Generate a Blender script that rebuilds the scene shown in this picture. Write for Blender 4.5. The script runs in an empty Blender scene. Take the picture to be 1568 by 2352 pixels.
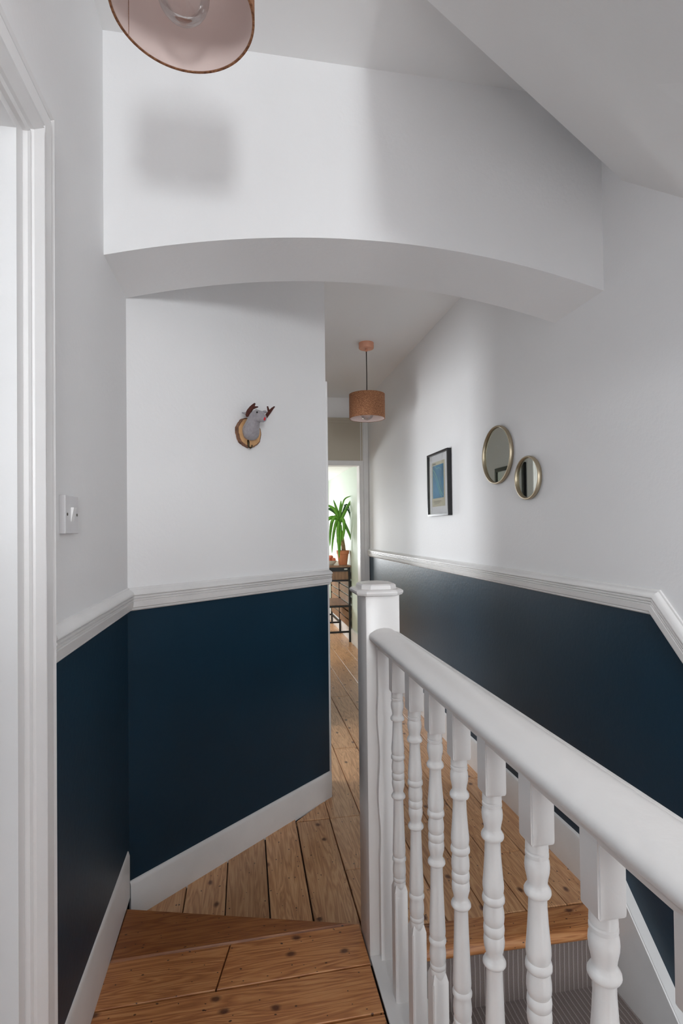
import bpy, bmesh, math, random
from mathutils import Vector, Matrix
random.seed(4)
S = bpy.context.scene
COL = S.collection
PI = math.pi

# ------------------------------------------------------------------ camera
YAW, PITCH, ROLL, EYE = .1791, .0142, -.0116, 1.28
F = Vector((math.sin(YAW)*math.cos(PITCH), math.cos(YAW)*math.cos(PITCH), math.sin(PITCH)))
R0 = Vector((math.cos(YAW), -math.sin(YAW), 0))
U0 = R0.cross(F)
R = R0*math.cos(ROLL) + U0*math.sin(ROLL)
U = U0*math.cos(ROLL) - R0*math.sin(ROLL)
cam = bpy.data.cameras.new('camera')
cam.sensor_fit = 'VERTICAL'
cam.sensor_height = 36
cam.sensor_width = 24
cam.lens = 1228.15/2352*36
cam.shift_y = 22.88/2352
cam.clip_start = .02
co = bpy.data.objects.new('camera', cam)
COL.objects.link(co)
co.matrix_world = Matrix(((R.x, U.x, -F.x, 0), (R.y, U.y, -F.y, 0), (R.z, U.z, -F.z, EYE), (0, 0, 0, 1)))
S.camera = co

# ------------------------------------------------------------------ world, exposure
S.view_settings.view_transform = 'Standard'
S.view_settings.look = 'None'
S.view_settings.exposure = 0.16
S.view_settings.gamma = 1
S.view_settings.use_curve_mapping = False
W = bpy.data.worlds.new('sky')
S.world = W
W.use_nodes = True
W.node_tree.nodes['Background'].inputs[0].default_value = (.80, .90, 1, 1)
W.node_tree.nodes['Background'].inputs[1].default_value = 1.5
S.cycles.max_bounces = 12
S.cycles.diffuse_bounces = 8
S.cycles.transparent_max_bounces = 12
S.cycles.sample_clamp_indirect = 6
S.cycles.caustics_reflective = False
S.cycles.caustics_refractive = False


def window_light(name, loc, direction, sx, sy, power, col, spread=180):
    l = bpy.data.lights.new(name, 'AREA')
    l.shape = 'RECTANGLE'
    l.size, l.size_y, l.energy, l.color = sx, sy, power, col
    l.spread = math.radians(spread)
    o = bpy.data.objects.new(name, l)
    COL.objects.link(o)
    o.location = loc
    o.rotation_euler = Vector(direction).to_track_quat('-Z', 'Y').to_euler()
    return o


# daylight through windows; outside the end room they are unseen, put in for light
CZ_ = 2.727
window_light('daylight_unseen_stair_window', (.28, -2.95, 1.55), (0, 1, .0), .46, .66, 50, (.93, .97, 1))  # unseen window, placed to throw the pendant's shadow on the bulkhead
window_light('daylight_added_rooflight', (.10, -1.75, CZ_-.01), (0, .25, -1), .8, 1.3, 14, (.97, .98, 1))  # rooflight put in for soft fill from behind the camera
window_light('daylight_added_left_window', (-1.95, .2, 1.55), (1, .12, .0), 1.3, 1.5, 4, (.93, .96, 1))  # weak fill from a window invented for the left room
window_light('daylight_added_stairwell', (.82, -2.95, -.9), (0, 1, .25), .6, 1.2, 28, (.97, .98, 1))  # made-up stairwell window, raises the ambient light
window_light('daylight_added_hall_window', (-.68, 2.98, 1.42), (1, .1, .03), .5, .6, 13, (.95, .975, 1))  # unseen window added to make the bright patch on the hall wall
window_light('daylight_end_room', (.05, 7.95, 1.20), (0, -1, .02), .95, .55, 50, (.95, .98, 1))
window_light('daylight_end_room_side', (-1.25, 6.7, 1.3), (1, 0, 0), 1.6, 1.2, 6, (.95, .98, 1))


# ------------------------------------------------------------------ material helpers
def mat(name, col, rough=.5, metal=0, bump=0, bscale=60, var=0, vscale=3, spec=.5, coat=0, sheen=0, trans=0, ior=1.45, stretch=None):
    m = bpy.data.materials.new(name)
    m.use_nodes = True
    nt = m.node_tree
    b = nt.nodes['Principled BSDF']
    b.inputs['Base Color'].default_value = (*col, 1)
    b.inputs['Roughness'].default_value = rough
    b.inputs['Metallic'].default_value = metal
    b.inputs['Specular IOR Level'].default_value = spec
    b.inputs['Coat Weight'].default_value = coat
    b.inputs['Sheen Weight'].default_value = sheen
    b.inputs['Transmission Weight'].default_value = trans
    b.inputs['IOR'].default_value = ior
    tc = nt.nodes.new('ShaderNodeTexCoord')
    mp = nt.nodes.new('ShaderNodeMapping')
    nt.links.new(tc.outputs['Object'], mp.inputs[0])
    if stretch:
        mp.inputs['Scale'].default_value = stretch
    if var:
        n = nt.nodes.new('ShaderNodeTexNoise')
        n.inputs['Scale'].default_value = vscale
        n.inputs['Detail'].default_value = 6
        nt.links.new(mp.outputs[0], n.inputs['Vector'])
        r = nt.nodes.new('ShaderNodeValToRGB')
        r.color_ramp.elements[0].position = .3
        r.color_ramp.elements[1].position = .7
        r.color_ramp.elements[0].color = (*[c*(1-var) for c in col], 1)
        r.color_ramp.elements[1].color = (*[min(1, c*(1+var)) for c in col], 1)
        nt.links.new(n.outputs['Fac'], r.inputs[0])
        nt.links.new(r.outputs[0], b.inputs['Base Color'])
    if bump:
        n2 = nt.nodes.new('ShaderNodeTexNoise')
        n2.inputs['Scale'].default_value = bscale
        n2.inputs['Detail'].default_value = 5
        nt.links.new(mp.outputs[0], n2.inputs['Vector'])
        bp = nt.nodes.new('ShaderNodeBump')
        bp.inputs['Strength'].default_value = bump
        bp.inputs['Distance'].default_value = .004
        nt.links.new(n2.outputs['Fac'], bp.inputs['Height'])
        nt.links.new(bp.outputs[0], b.inputs['Normal'])
    return m


def pine(name, dark, mid, light, rough=.42, knots=True, sc=1.0):
    m = bpy.data.materials.new(name)
    m.use_nodes = True
    nt = m.node_tree
    N, L = nt.nodes, nt.links
    b = N['Principled BSDF']
    b.inputs['Roughness'].default_value = rough
    b.inputs['Coat Weight'].default_value = .18
    b.inputs['Coat Roughness'].default_value = .3
    uv = N.new('ShaderNodeUVMap')
    mp = N.new('ShaderNodeMapping')
    mp.inputs['Scale'].default_value = (1.3*sc, 17*sc, 1)
    L.new(uv.outputs[0], mp.inputs[0])
    big = N.new('ShaderNodeTexNoise')
    big.inputs['Scale'].default_value = 1.6
    big.inputs['Detail'].default_value = 3
    big.inputs['Distortion'].default_value = .6
    L.new(mp.outputs[0], big.inputs['Vector'])
    # growth rings
    ring = N.new('ShaderNodeMath'); ring.operation = 'MULTIPLY'; ring.inputs[1].default_value = 17
    L.new(big.outputs['Fac'], ring.inputs[0])
    fr = N.new('ShaderNodeMath'); fr.operation = 'PINGPONG'; fr.inputs[1].default_value = 1
    L.new(ring.outputs[0], fr.inputs[0])
    fine = N.new('ShaderNodeTexNoise')
    fine.inputs['Scale'].default_value = 9
    fine.inputs['Detail'].default_value = 6
    L.new(mp.outputs[0], fine.inputs['Vector'])
    mx = N.new('ShaderNodeMath'); mx.operation = 'MULTIPLY_ADD'; mx.inputs[1].default_value = .46
    L.new(fr.outputs[0], mx.inputs[0])
    f2 = N.new('ShaderNodeMath'); f2.operation = 'MULTIPLY'; f2.inputs[1].default_value = .52
    L.new(fine.outputs['Fac'], f2.inputs[0])
    L.new(f2.outputs[0], mx.inputs[2])
    cr = N.new('ShaderNodeValToRGB')
    cr.color_ramp.elements[0].position = .12
    cr.color_ramp.elements[0].color = (*light, 1)
    cr.color_ramp.elements[1].position = .86
    cr.color_ramp.elements[1].color = (*dark, 1)
    e = cr.color_ramp.elements.new(.45)
    e.color = (*mid, 1)
    L.new(mx.outputs[0], cr.inputs[0])
    # board to board change
    vc = N.new('ShaderNodeAttribute'); vc.attribute_name = 'tone'
    hsv = N.new('ShaderNodeHueSaturation')
    L.new(cr.outputs[0], hsv.inputs['Color'])
    L.new(vc.outputs['Fac'], hsv.inputs['Value'])
    last = hsv.outputs[0]
    if knots:
        for (kx, ky, thr, w, col, pr) in ((6.5, 9.5, .045, .075, (.085, .022, .008), .62), (17, 24, .045, .03, (.05, .02, .012), .74), (30, 37, .05, .02, (.04, .02, .013), .80)):
            mp2 = N.new('ShaderNodeMapping'); mp2.inputs['Scale'].default_value = (kx, ky, 1)
            mp2.inputs['Location'].default_value = (kx*.37, ky*.11, 0)
            wob = N.new('ShaderNodeTexNoise'); wob.inputs['Scale'].default_value = 30
            L.new(uv.outputs[0], wob.inputs['Vector'])
            av = N.new('ShaderNodeMixRGB'); av.blend_type = 'ADD'; av.inputs[0].default_value = .012
            L.new(uv.outputs[0], av.inputs[1]); L.new(wob.outputs['Color'], av.inputs[2])
            L.new(av.outputs[0], mp2.inputs[0])
            vo = N.new('ShaderNodeTexVoronoi'); vo.voronoi_dimensions = '2D'
            vo.inputs['Scale'].default_value = 1
            L.new(mp2.outputs[0], vo.inputs['Vector'])
            # only some cells carry a knot
            sep = N.new('ShaderNodeSeparateColor'); L.new(vo.outputs['Color'], sep.inputs[0])
            gt = N.new('ShaderNodeMath'); gt.operation = 'GREATER_THAN'; gt.inputs[1].default_value = pr
            L.new(sep.outputs[0], gt.inputs[0])
            mr = N.new('ShaderNodeMapRange'); mr.inputs[1].default_value = thr; mr.inputs[2].default_value = thr+w
            mr.inputs[3].default_value = .9; mr.inputs[4].default_value = 0
            L.new(vo.outputs['Distance'], mr.inputs[0])
            mu = N.new('ShaderNodeMath'); mu.operation = 'MULTIPLY'
            L.new(mr.outputs[0], mu.inputs[0]); L.new(gt.outputs[0], mu.inputs[1])
            mi = N.new('ShaderNodeMixRGB'); mi.inputs[2].default_value = (*col, 1)
            L.new(mu.outputs[0], mi.inputs[0]); L.new(last, mi.inputs[1])
            last = mi.outputs[0]
    L.new(last, b.inputs['Base Color'])
    bp = N.new('ShaderNodeBump'); bp.inputs['Strength'].default_value = .25; bp.inputs['Distance'].default_value = .0015
    L.new(mx.outputs[0], bp.inputs['Height'])
    L.new(bp.outputs[0], b.inputs['Normal'])
    return m


M = {}
M['white'] = mat('white_wall_paint', (.86, .858, .86), .62, bump=.2, bscale=70, var=.012, vscale=2)
M['ceil'] = mat('white_ceiling_paint', (.86, .855, .85), .75, bump=.15, bscale=50)
M['navy'] = mat('navy_dado_paint', (.0072, .031, .056), .42, bump=.14, bscale=60, var=.10, vscale=2.5, spec=.42)
M['gloss'] = mat('white_gloss_woodwork', (.80, .79, .785), .33, bump=.22, bscale=28, var=.02, vscale=6, spec=.5)
M['gloss2'] = mat('white_gloss_skirting', (.78, .77, .76), .36, bump=.16, bscale=30, var=.04, vscale=7)
M['rail'] = mat('white_gloss_balustrade', (.70, .68, .665), .30, bump=.28, bscale=26)
M['beige'] = mat('beige_transom_paint', (.52, .47, .38), .55, bump=.1)
M['green'] = mat('pale_green_wall_paint', (.55, .62, .54), .65, bump=.1)
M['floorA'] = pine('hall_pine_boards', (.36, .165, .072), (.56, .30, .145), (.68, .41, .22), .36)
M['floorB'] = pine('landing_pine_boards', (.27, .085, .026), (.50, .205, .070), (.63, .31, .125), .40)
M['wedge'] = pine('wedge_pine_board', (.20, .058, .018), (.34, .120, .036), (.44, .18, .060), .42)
M['dark'] = mat('dark_gap', (.012, .008, .006), .9)
M['black'] = mat('black_metal', (.012, .012, .013), .42, spec=.5)
M['blackwood'] = mat('black_frame_paint', (.010, .010, .011), .28)
M['brown'] = mat('brown_laminate', (.26, .145, .085), .45, var=.25, vscale=8, stretch=(6, 1, 1))
M['copper'] = mat('copper_metal', (.80, .40, .27), .38, metal=.35)
M['brass'] = mat('brushed_brass', (.46, .39, .28), .42, metal=.9)
M['mirror'] = mat('mirror_glass', (.62, .64, .58), .015, metal=1)
M['cable'] = mat('black_cable', (.01, .009, .009), .6)
M['shadein'] = mat('pink_white_lining', (.74, .60, .56), .6)
M['terracotta'] = mat('terracotta', (.56, .20, .095), .75, var=.15, vscale=12, bump=.3)
M['bark'] = mat('plant_bark', (.28, .16, .09), .85, var=.45, vscale=70, bump=.6, bscale=90)
M['soil'] = mat('soil', (.03, .02, .013), .95, bump=.8, bscale=90)
M['leaf'] = mat('green_leaf', (.16, .40, .045), .38, var=.35, vscale=9)
M['leafd'] = mat('dark_green_leaf', (.035, .12, .03), .4, var=.3, vscale=9)
M['felt'] = mat('grey_felt', (.33, .31, .33), .9, var=.12, vscale=90, bump=.7, bscale=220, sheen=.3)
M['antler'] = mat('brown_felt', (.085, .024, .016), .9, var=.35, vscale=90, bump=.7, bscale=200)
M['slice'] = mat('pale_wood_slice', (.62, .36, .17), .55, var=.12, vscale=30)
M['barkrim'] = mat('bark_rim', (.20, .10, .06), .9, var=.5, vscale=60, bump=.8, bscale=90)
M['red'] = mat('red_felt', (.62, .01, .02), .6)
M['blackeye'] = mat('black_bead', (.004, .004, .004), .12)
M['hook'] = mat('dark_bronze', (.07, .055, .03), .35, metal=.8)
M['pvc'] = mat('white_plastic', (.66, .65, .66), .3)
M['paper'] = mat('white_mount_card', (.90, .91, .93), .7)
M['cream'] = mat('cream_paper', (.66, .62, .45), .7)
M['blue'] = mat('blue_print', (.025, .23, .42), .6, var=.35, vscale=9)
M['limeline'] = mat('pale_green_print_line', (.25, .60, .42), .6)
M['print'] = mat('grey_print', (.25, .24, .2), .7)
M['bowl'] = mat('cream_ceramic', (.74, .70, .62), .3)
M['apple'] = mat('red_apple', (.62, .15, .08), .35, var=.4, vscale=14)
M['grape'] = mat('green_grape', (.36, .52, .10), .3, var=.2, vscale=30)
M['tag'] = mat('silver_plate', (.6, .6, .58), .3, metal=.7)


def cork():
    m = bpy.data.materials.new('cork')
    m.use_nodes = True
    nt = m.node_tree
    N, L = nt.nodes, nt.links
    b = N['Principled BSDF']
    b.inputs['Roughness'].default_value = .8
    tc = N.new('ShaderNodeTexCoord')
    mp = N.new('ShaderNodeMapping'); mp.inputs['Scale'].default_value = (1, 1, 1.6)
    L.new(tc.outputs['Object'], mp.inputs[0])
    n = N.new('ShaderNodeTexNoise'); n.inputs['Scale'].default_value = 130; n.inputs['Detail'].default_value = 6; n.inputs['Roughness'].default_value = .7
    L.new(mp.outputs[0], n.inputs['Vector'])
    r = N.new('ShaderNodeValToRGB')
    r.color_ramp.elements[0].position = .33; r.color_ramp.elements[0].color = (.13, .045, .018, 1)
    r.color_ramp.elements[1].position = .68; r.color_ramp.elements[1].color = (.50, .25, .125, 1)
    e = r.color_ramp.elements.new(.5); e.color = (.28, .115, .050, 1)
    L.new(n.outputs['Fac'], r.inputs[0]); L.new(r.outputs[0], b.inputs['Base Color'])
    bp = N.new('ShaderNodeBump'); bp.inputs['Strength'].default_value = .5; bp.inputs['Distance'].default_value = .001
    L.new(n.outputs['Fac'], bp.inputs['Height']); L.new(bp.outputs[0], b.inputs['Normal'])
    return m


M['cork'] = cork()


def carpet():
    m = bpy.data.materials.new('striped_stair_carpet')
    m.use_nodes = True
    nt = m.node_tree
    N, L = nt.nodes, nt.links
    b = N['Principled BSDF']
    b.inputs['Roughness'].default_value = .95
    b.inputs['Sheen Weight'].default_value = .25
    tc = N.new('ShaderNodeTexCoord')
    sx = N.new('ShaderNodeSeparateXYZ'); L.new(tc.outputs['Object'], sx.inputs[0])
    no = N.new('ShaderNodeTexNoise'); no.inputs['Scale'].default_value = 14; L.new(tc.outputs['Object'], no.inputs['Vector'])
    ad = N.new('ShaderNodeMath'); ad.operation = 'MULTIPLY_ADD'; ad.inputs[1].default_value = .006
    L.new(no.outputs['Fac'], ad.inputs[0]); L.new(sx.outputs[0], ad.inputs[2])
    mu = N.new('ShaderNodeMath'); mu.operation = 'MULTIPLY'; mu.inputs[1].default_value = 62
    L.new(ad.outputs[0], mu.inputs[0])
    fr = N.new('ShaderNodeMath'); fr.operation = 'FRACT'; L.new(mu.outputs[0], fr.inputs[0])
    r = N.new('ShaderNodeValToRGB')
    els = r.color_ramp.elements
    els[0].position = 0; els[0].color = (.185, .142, .128, 1)
    els[1].position = 1; els[1].color = (.185, .142, .128, 1)
    for p, c in ((.40, (.185, .142, .128)), (.46, (.40, .35, .325)), (.56, (.40, .35, .325)), (.62, (.185, .142, .128)), (.80, (.175, .134, .12)), (.84, (.27, .23, .21)), (.88, (.175, .134, .12))):
        e = els.new(p); e.color = (*c, 1)
    L.new(fr.outputs[0], r.inputs[0])
    n = N.new('ShaderNodeTexNoise'); n.inputs['Scale'].default_value = 420; L.new(tc.outputs['Object'], n.inputs['Vector'])
    mx = N.new('ShaderNodeMixRGB'); mx.blend_type = 'MULTIPLY'; mx.inputs[0].default_value = .35
    L.new(r.outputs[0], mx.inputs[1]); L.new(n.outputs['Color'], mx.inputs[2])
    L.new(mx.outputs[0], b.inputs['Base Color'])
    bp = N.new('ShaderNodeBump'); bp.inputs['Strength'].default_value = .8; bp.inputs['Distance'].default_value = .003
    L.new(n.outputs['Fac'], bp.inputs['Height']); L.new(bp.outputs[0], b.inputs['Normal'])
    return m


M['carpet'] = carpet()


def clear_glass(name, tint=(1, 1, 1), mixf=.45):
    m = bpy.data.materials.new(name)
    m.use_nodes = True
    nt = m.node_tree
    N, L = nt.nodes, nt.links
    for n in list(N):
        if n.type != 'OUTPUT_MATERIAL':
            N.remove(n)
    out = [n for n in N if n.type == 'OUTPUT_MATERIAL'][0]
    t = N.new('ShaderNodeBsdfTransparent'); t.inputs[0].default_value = (*tint, 1)
    g = N.new('ShaderNodeBsdfGlossy'); g.inputs['Roughness'].default_value = .02
    fr = N.new('ShaderNodeFresnel'); fr.inputs[0].default_value = 1.5
    ad = N.new('ShaderNodeMath'); ad.operation = 'MULTIPLY_ADD'; ad.inputs[1].default_value = mixf; ad.inputs[2].default_value = .01
    L.new(fr.outputs[0], ad.inputs[0])
    mx = N.new('ShaderNodeMixShader')
    L.new(ad.outputs[0], mx.inputs[0]); L.new(t.outputs[0], mx.inputs[1]); L.new(g.outputs[0], mx.inputs[2])
    L.new(mx.outputs[0], out.inputs[0])
    return m


M['glass'] = clear_glass('picture_glass')
M['bulb'] = clear_glass('bulb_glass', (.96, .96, .96), .6)


# ------------------------------------------------------------------ mesh helpers
def ob(name, bm, m, parent=None, smooth=False, **props):
    me = bpy.data.meshes.new(name)
    bm.normal_update()
    bm.to_mesh(me)
    bm.free()
    for x in (m if isinstance(m, (list, tuple)) else [m]):
        me.materials.append(x)
    if smooth:
        me.polygons.foreach_set('use_smooth', [True]*len(me.polygons))
        if smooth != 'all':
            try:
                me.set_sharp_from_angle(angle=math.radians(float(smooth) if smooth is not True else 40))
            except Exception:
                pass
    o = bpy.data.objects.new(name, me)
    COL.objects.link(o)
    if parent:
        o.parent = parent
    for k, v in props.items():
        o[k] = v
    return o


def struct(o):
    o['kind'] = 'structure'
    return o


def empty(name, loc, label=None, category=None, group=None, kind=None, rz=0):
    o = bpy.data.objects.new(name, None)
    COL.objects.link(o)
    o.location = loc
    o.rotation_euler = (0, 0, rz)
    o.empty_display_size = .05
    if label: o['label'] = label
    if category: o['category'] = category
    if group: o['group'] = group
    if kind: o['kind'] = kind
    return o


def box(bm, x0, x1, y0, y1, z0, z1, mi=0, bev=0):
    vs = [bm.verts.new((x, y, z)) for x in (x0, x1) for y in (y0, y1) for z in (z0, z1)]
    idx = ((0, 1, 3, 2), (4, 6, 7, 5), (0, 4, 5, 1), (2, 3, 7, 6), (0, 2, 6, 4), (1, 5, 7, 3))
    fs = [bm.faces.new([vs[i] for i in f]) for f in idx]
    for f in fs:
        f.material_index = mi
    if bev:
        es = list({e for f in fs for e in f.edges})
        bmesh.ops.bevel(bm, geom=es, offset=bev, segments=2, affect='EDGES', profile=.5)
    return fs


def prism(bm, pts, vec, mi=0):
    """extrude a closed 3D polygon along vec"""
    vec = Vector(vec)
    a = [bm.verts.new(p) for p in pts]
    b = [bm.verts.new(Vector(p)+vec) for p in pts]
    fs = [bm.faces.new(a), bm.faces.new(b[::-1])]
    n = len(a)
    for i in range(n):
        fs.append(bm.faces.new((a[i], b[i], b[(i+1) % n], a[(i+1) % n])))
    for f in fs:
        f.material_index = mi
    return fs


def fix(bm):
    bmesh.ops.recalc_face_normals(bm, faces=bm.faces)
    return bm


def lathe(bm, prof, segs=32, c=(0, 0, 0), mi=0, cap=True):
    rings = []
    for r, z in prof:
        rings.append([bm.verts.new((c[0]+r*math.cos(2*PI*i/segs), c[1]+r*math.sin(2*PI*i/segs), c[2]+z)) for i in range(segs)])
    for a, b in zip(rings, rings[1:]):
        for i in range(segs):
            f = bm.faces.new((a[i], a[(i+1) % segs], b[(i+1) % segs], b[i])); f.material_index = mi
    if cap:
        for rr in (rings[0][::-1], rings[-1]):
            f = bm.faces.new(rr); f.material_index = mi
    return rings


def tube(bm, pts, rad, segs=12, mi=0, flat=1.0):
    pts = [Vector(p) for p in pts]
    if not isinstance(rad, (list, tuple)):
        rad = [rad]*len(pts)
    rings = []
    up = Vector((0, 0, 1))
    prev = None
    for i, p in enumerate(pts):
        t = (pts[min(i+1, len(pts)-1)]-pts[max(i-1, 0)]).normalized()
        if prev is None:
            a = t.cross(up)
            if a.length < .1: a = t.cross(Vector((1, 0, 0)))
        else:
            a = prev - t*prev.dot(t)
        a.normalize(); prev = a
        b = t.cross(a)
        rings.append([bm.verts.new(p+(a*math.cos(2*PI*k/segs)+b*math.sin(2*PI*k/segs)*flat)*rad[i]) for k in range(segs)])
    for a, b in zip(rings, rings[1:]):
        for i in range(segs):
            f = bm.faces.new((a[i], a[(i+1) % segs], b[(i+1) % segs], b[i])); f.material_index = mi
    for rr in (rings[0][::-1], rings[-1]):
        f = bm.faces.new(rr); f.material_index = mi


def sweep(bm, stations, prof, mi=0):
    """stations: (point, out vector, up vector); prof: (out, up) closed section"""
    rings = []
    for p, o, u in stations:
        p, o, u = Vector(p), Vector(o), Vector(u)
        rings.append([bm.verts.new(p+o*a+u*b) for a, b in prof])
    n = len(prof)
    for a, b in zip(rings, rings[1:]):
        for i in range(n):
            f = bm.faces.new((a[i], a[(i+1) % n], b[(i+1) % n], b[i])); f.material_index = mi
    bm.faces.new(rings[0][::-1]); bm.faces.new(rings[-1])
    fix(bm)


def subdivided_tube(name, pts, rads, m, parent, segs=14, **kw):
    bm = bmesh.new(); tube(bm, pts, rads, segs); fix(bm)
    return ob(name, bm, m, parent, smooth='all', **kw)


# ------------------------------------------------------------------ key dimensions
XL, XR = -.39, 1.206        # near left wall, right wall
NF, HF = .07, -.012         # raised near landing, hall floor
YA, YB = 1.615, 1.905       # front and back of the arched bulkhead
CZ, HC = 2.727, 2.575       # landing ceiling, hall ceiling
D0 = 1.03                   # paint line hidden behind the dado rail
W0, W1 = Vector((XL, YB, 0)), Vector((.395, 2.58, 0))
WT = (W1-W0).normalized()
WO = Vector((WT.y, -WT.x, 0))     # out of the diagonal wall, towards the landing
YE = 5.15                   # end wall with the doorway
BK = -3.0                   # wall behind the camera
BZ = -2.3                   # bottom of the stairwell


def wall(name, P0, P1, z0, z1, back, split=D0, lower='navy', upper='white', holes=()):
    """upright wall between plan points, thickened away by vector back; two paint colours; rectangular holes (s0, s1, z0, z1)"""
    P0, P1 = Vector((*P0, 0)), Vector((*P1, 0))
    Ln = (P1-P0).length
    d = (P1-P0).normalized()
    ss = sorted({0, Ln, *[h[0] for h in holes], *[h[1] for h in holes]})
    zs = sorted({z0, z1, *([split] if z0 < split < z1 else []), *[h[2] for h in holes], *[h[3] for h in holes]})
    bm = bmesh.new()
    for s0, s1 in zip(ss, ss[1:]):
        for a, b in zip(zs, zs[1:]):
            sc, zc = (s0+s1)/2, (a+b)/2
            if any(h[0] < sc < h[1] and h[2] < zc < h[3] for h in holes):
                continue
            prism(bm, [P0+d*s0+Vector((0, 0, a)), P0+d*s1+Vector((0, 0, a)), P0+d*s1+Vector((0, 0, b)), P0+d*s0+Vector((0, 0, b))], back, 0 if zc > split else 1)
    fix(bm)
    return struct(ob(name, bm, [M[upper], M[lower]]))


# ------------------------------------------------------------------ structure
# door opening in the near left wall: y .12 .. 1.03, head 2.03
OY0, OY1, OZ = .14, 1.03, 2.01
wall('wall_left', (XL, BK), (XL, YB), BZ, CZ, (-.12, 0, 0), holes=[(OY0-BK, OY1-BK, BZ, NF), (OY0-BK, OY1-BK, NF, OZ)])
bm = bmesh.new(); box(bm, XL-.12, XL, OY0, OY1, BZ, NF-.02)
struct(ob('wall_left', bm, M['white']))
wall('wall_diagonal', W0[:2], W1[:2], HF-.05, HC, -WO*.10+Vector((0, 0, 0)))
# arched bulkhead
bm = bmesh.new()
n = 28
ax = [XL+(XR-XL)*i/n for i in range(n+1)]
az = [2.183-.106*((x-.42)/.80)**2 for x in ax]
for i in range(n):
    prism(bm, [(ax[i], YA, az[i]), (ax[i+1], YA, az[i+1]), (ax[i+1], YA, CZ+.1), (ax[i], YA, CZ+.1)], (0, YB-YA, 0))
bmesh.ops.remove_doubles(bm, verts=bm.verts, dist=1e-5)
fix(bm)
o = struct(ob('wall_arch', bm, M['white']))
# right wall: above the stairs the paint line rakes down with the dado rail
KY = 1.40                   # where the dado rail kinks
bm = bmesh.new()
T = Vector((.12, 0, 0))
def yz(*ps): return [(XR, y, z) for y, z in ps]
prism(bm, yz((KY, HF-.1), (8.3, HF-.1), (8.3, D0), (KY, D0)), T, 1)
prism(bm, yz((KY, D0), (YE, D0), (YE, HC+.1), (KY, HC+.1)), T, 0)
rb = D0-1.0*(KY-BK)
prism(bm, yz((KY, HF-.1), (KY, D0), (BK, rb), (BK, rb-1.05), (KY-.25, BZ), (KY, BZ)), T, 1)
prism(bm, yz((KY, D0), (KY, CZ+.1), (BK, CZ+.1), (BK, rb)), T, 0)
prism(bm, yz((BK, rb-1.05), (BK, BZ-.9), (KY-.25, BZ-.9), (KY-.25, BZ)), T, 0)
prism(bm, yz((KY, CZ), (KY, CZ+.1), (YB, CZ+.1), (YB, CZ)), T, 0)
prism(bm, yz((YE, D0), (8.3, D0), (8.3, 2.1), (YE, 2.1)), T, 2)
fix(bm)
struct(ob('wall_right', bm, [M['white'], M['navy'], M['green']]))
bm = bmesh.new()
prism(bm, [(XR-.003, YE+.125, HF), (XR-.003, 8.09, HF), (XR-.003, 8.09, 1.989), (XR-.003, YE+.125, 1.989)], (.003, 0, 0)); fix(bm)
struct(ob('wall_right', bm, M['green']))
# wall behind the camera with openings for the unseen stair window and the added stairwell one
wall('wall_back', (XL, BK), (XR, BK), BZ-.9, CZ, (0, -.12, 0), split=D0, holes=[(.03-XL, .53-XL, 1.2, 1.9), (.52-XL, 1.12-XL, -1.5, -.3)])
# hall left wall with a door opening, end wall
DO0, DO1, DOZ = 2.74, 3.42, 1.95
wall('wall_hall', (.395, 2.58), (.395, YE), HF-.05, HC, (-.10, 0, 0), holes=[(DO0-2.58, DO1-2.58, HF-.05, DOZ)])
EX0, EX1, EZ = .50, 1.1285, 1.909
wall('wall_end', (.295, YE), (XR, YE), HF-.05, HC, (0, .12, 0), split=0, upper='white', holes=[(EX0-.295, EX1-.295, HF-.05, EZ)])
# end room shell
RX = -1.4
wall('wall_far', (RX, 8.1), (XR, 8.1), HF-.05, 2.1, (0, .1, 0), split=0, upper='green', holes=[(-.30-RX, .80-RX, .78, 1.73)])
wall('wall_end_room', (RX, YE), (RX, 8.1), HF-.05, 2.1, (-.1, 0, 0), split=0, upper='green', holes=[(.75, 2.35, .7, 1.9)])
wall('wall_end_room_front', (RX, YE), (.295, YE), HF-.05, 2.1, (0, .12, 0), split=0, upper='green')
# left room beyond the open door
wall('wall_side_room', (-2.1, -1.2), (-2.1, 1.9), NF-.05, CZ, (-.1, 0, 0), split=0, upper='white', holes=[(.65, 2.15, .8, 2.3)])
wall('wall_side_room_front', (-2.1, 1.9), (XL-.12, 1.9), NF-.05, CZ, (0, .1, 0), split=0, upper='white')
wall('wall_side_room_back', (-2.1, -1.2), (XL-.12, -1.2), NF-.05, CZ, (0, -.1, 0), split=0, upper='white')
wall('wall_hall_room', (-.7, 2.66), (-.7, 4.6), HF-.05, HC, (-.1, 0, 0), split=0, upper='white', holes=[(.07, .57, 1.12, 1.72)])
wall('wall_hall_room_front', (-.7, 2.66), (.294, 2.66), HF-.05, HC, (0, -.06, 0), split=0, upper='white')
wall('wall_hall_room_back', (-.7, 4.6), (.294, 4.6), HF-.05, HC, (0, .1, 0), split=0, upper='white')
# ceilings
bm = bmesh.new()
box(bm, -2.2, XR+.12, -1.08, YA+.02, CZ, CZ+.12); box(bm, -2.2, XR+.12, BK-.1, -2.42, CZ, CZ+.12)
box(bm, -2.2, -.32, -2.42, -1.08, CZ, CZ+.12); box(bm, .52, XR+.12, -2.42, -1.08, CZ, CZ+.12)
struct(ob('ceiling', bm, M['ceil']))
bm = bmesh.new(); box(bm, -1.3, XR+.05, YB-.02, YE+.1, HC, HC+.1); struct(ob('ceiling', bm, M['ceil']))
bm = bmesh.new(); box(bm, RX-.1, XR, YE+.12, 8.2, 1.99, 2.09); struct(ob('ceiling', bm, M['ceil']))
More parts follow.
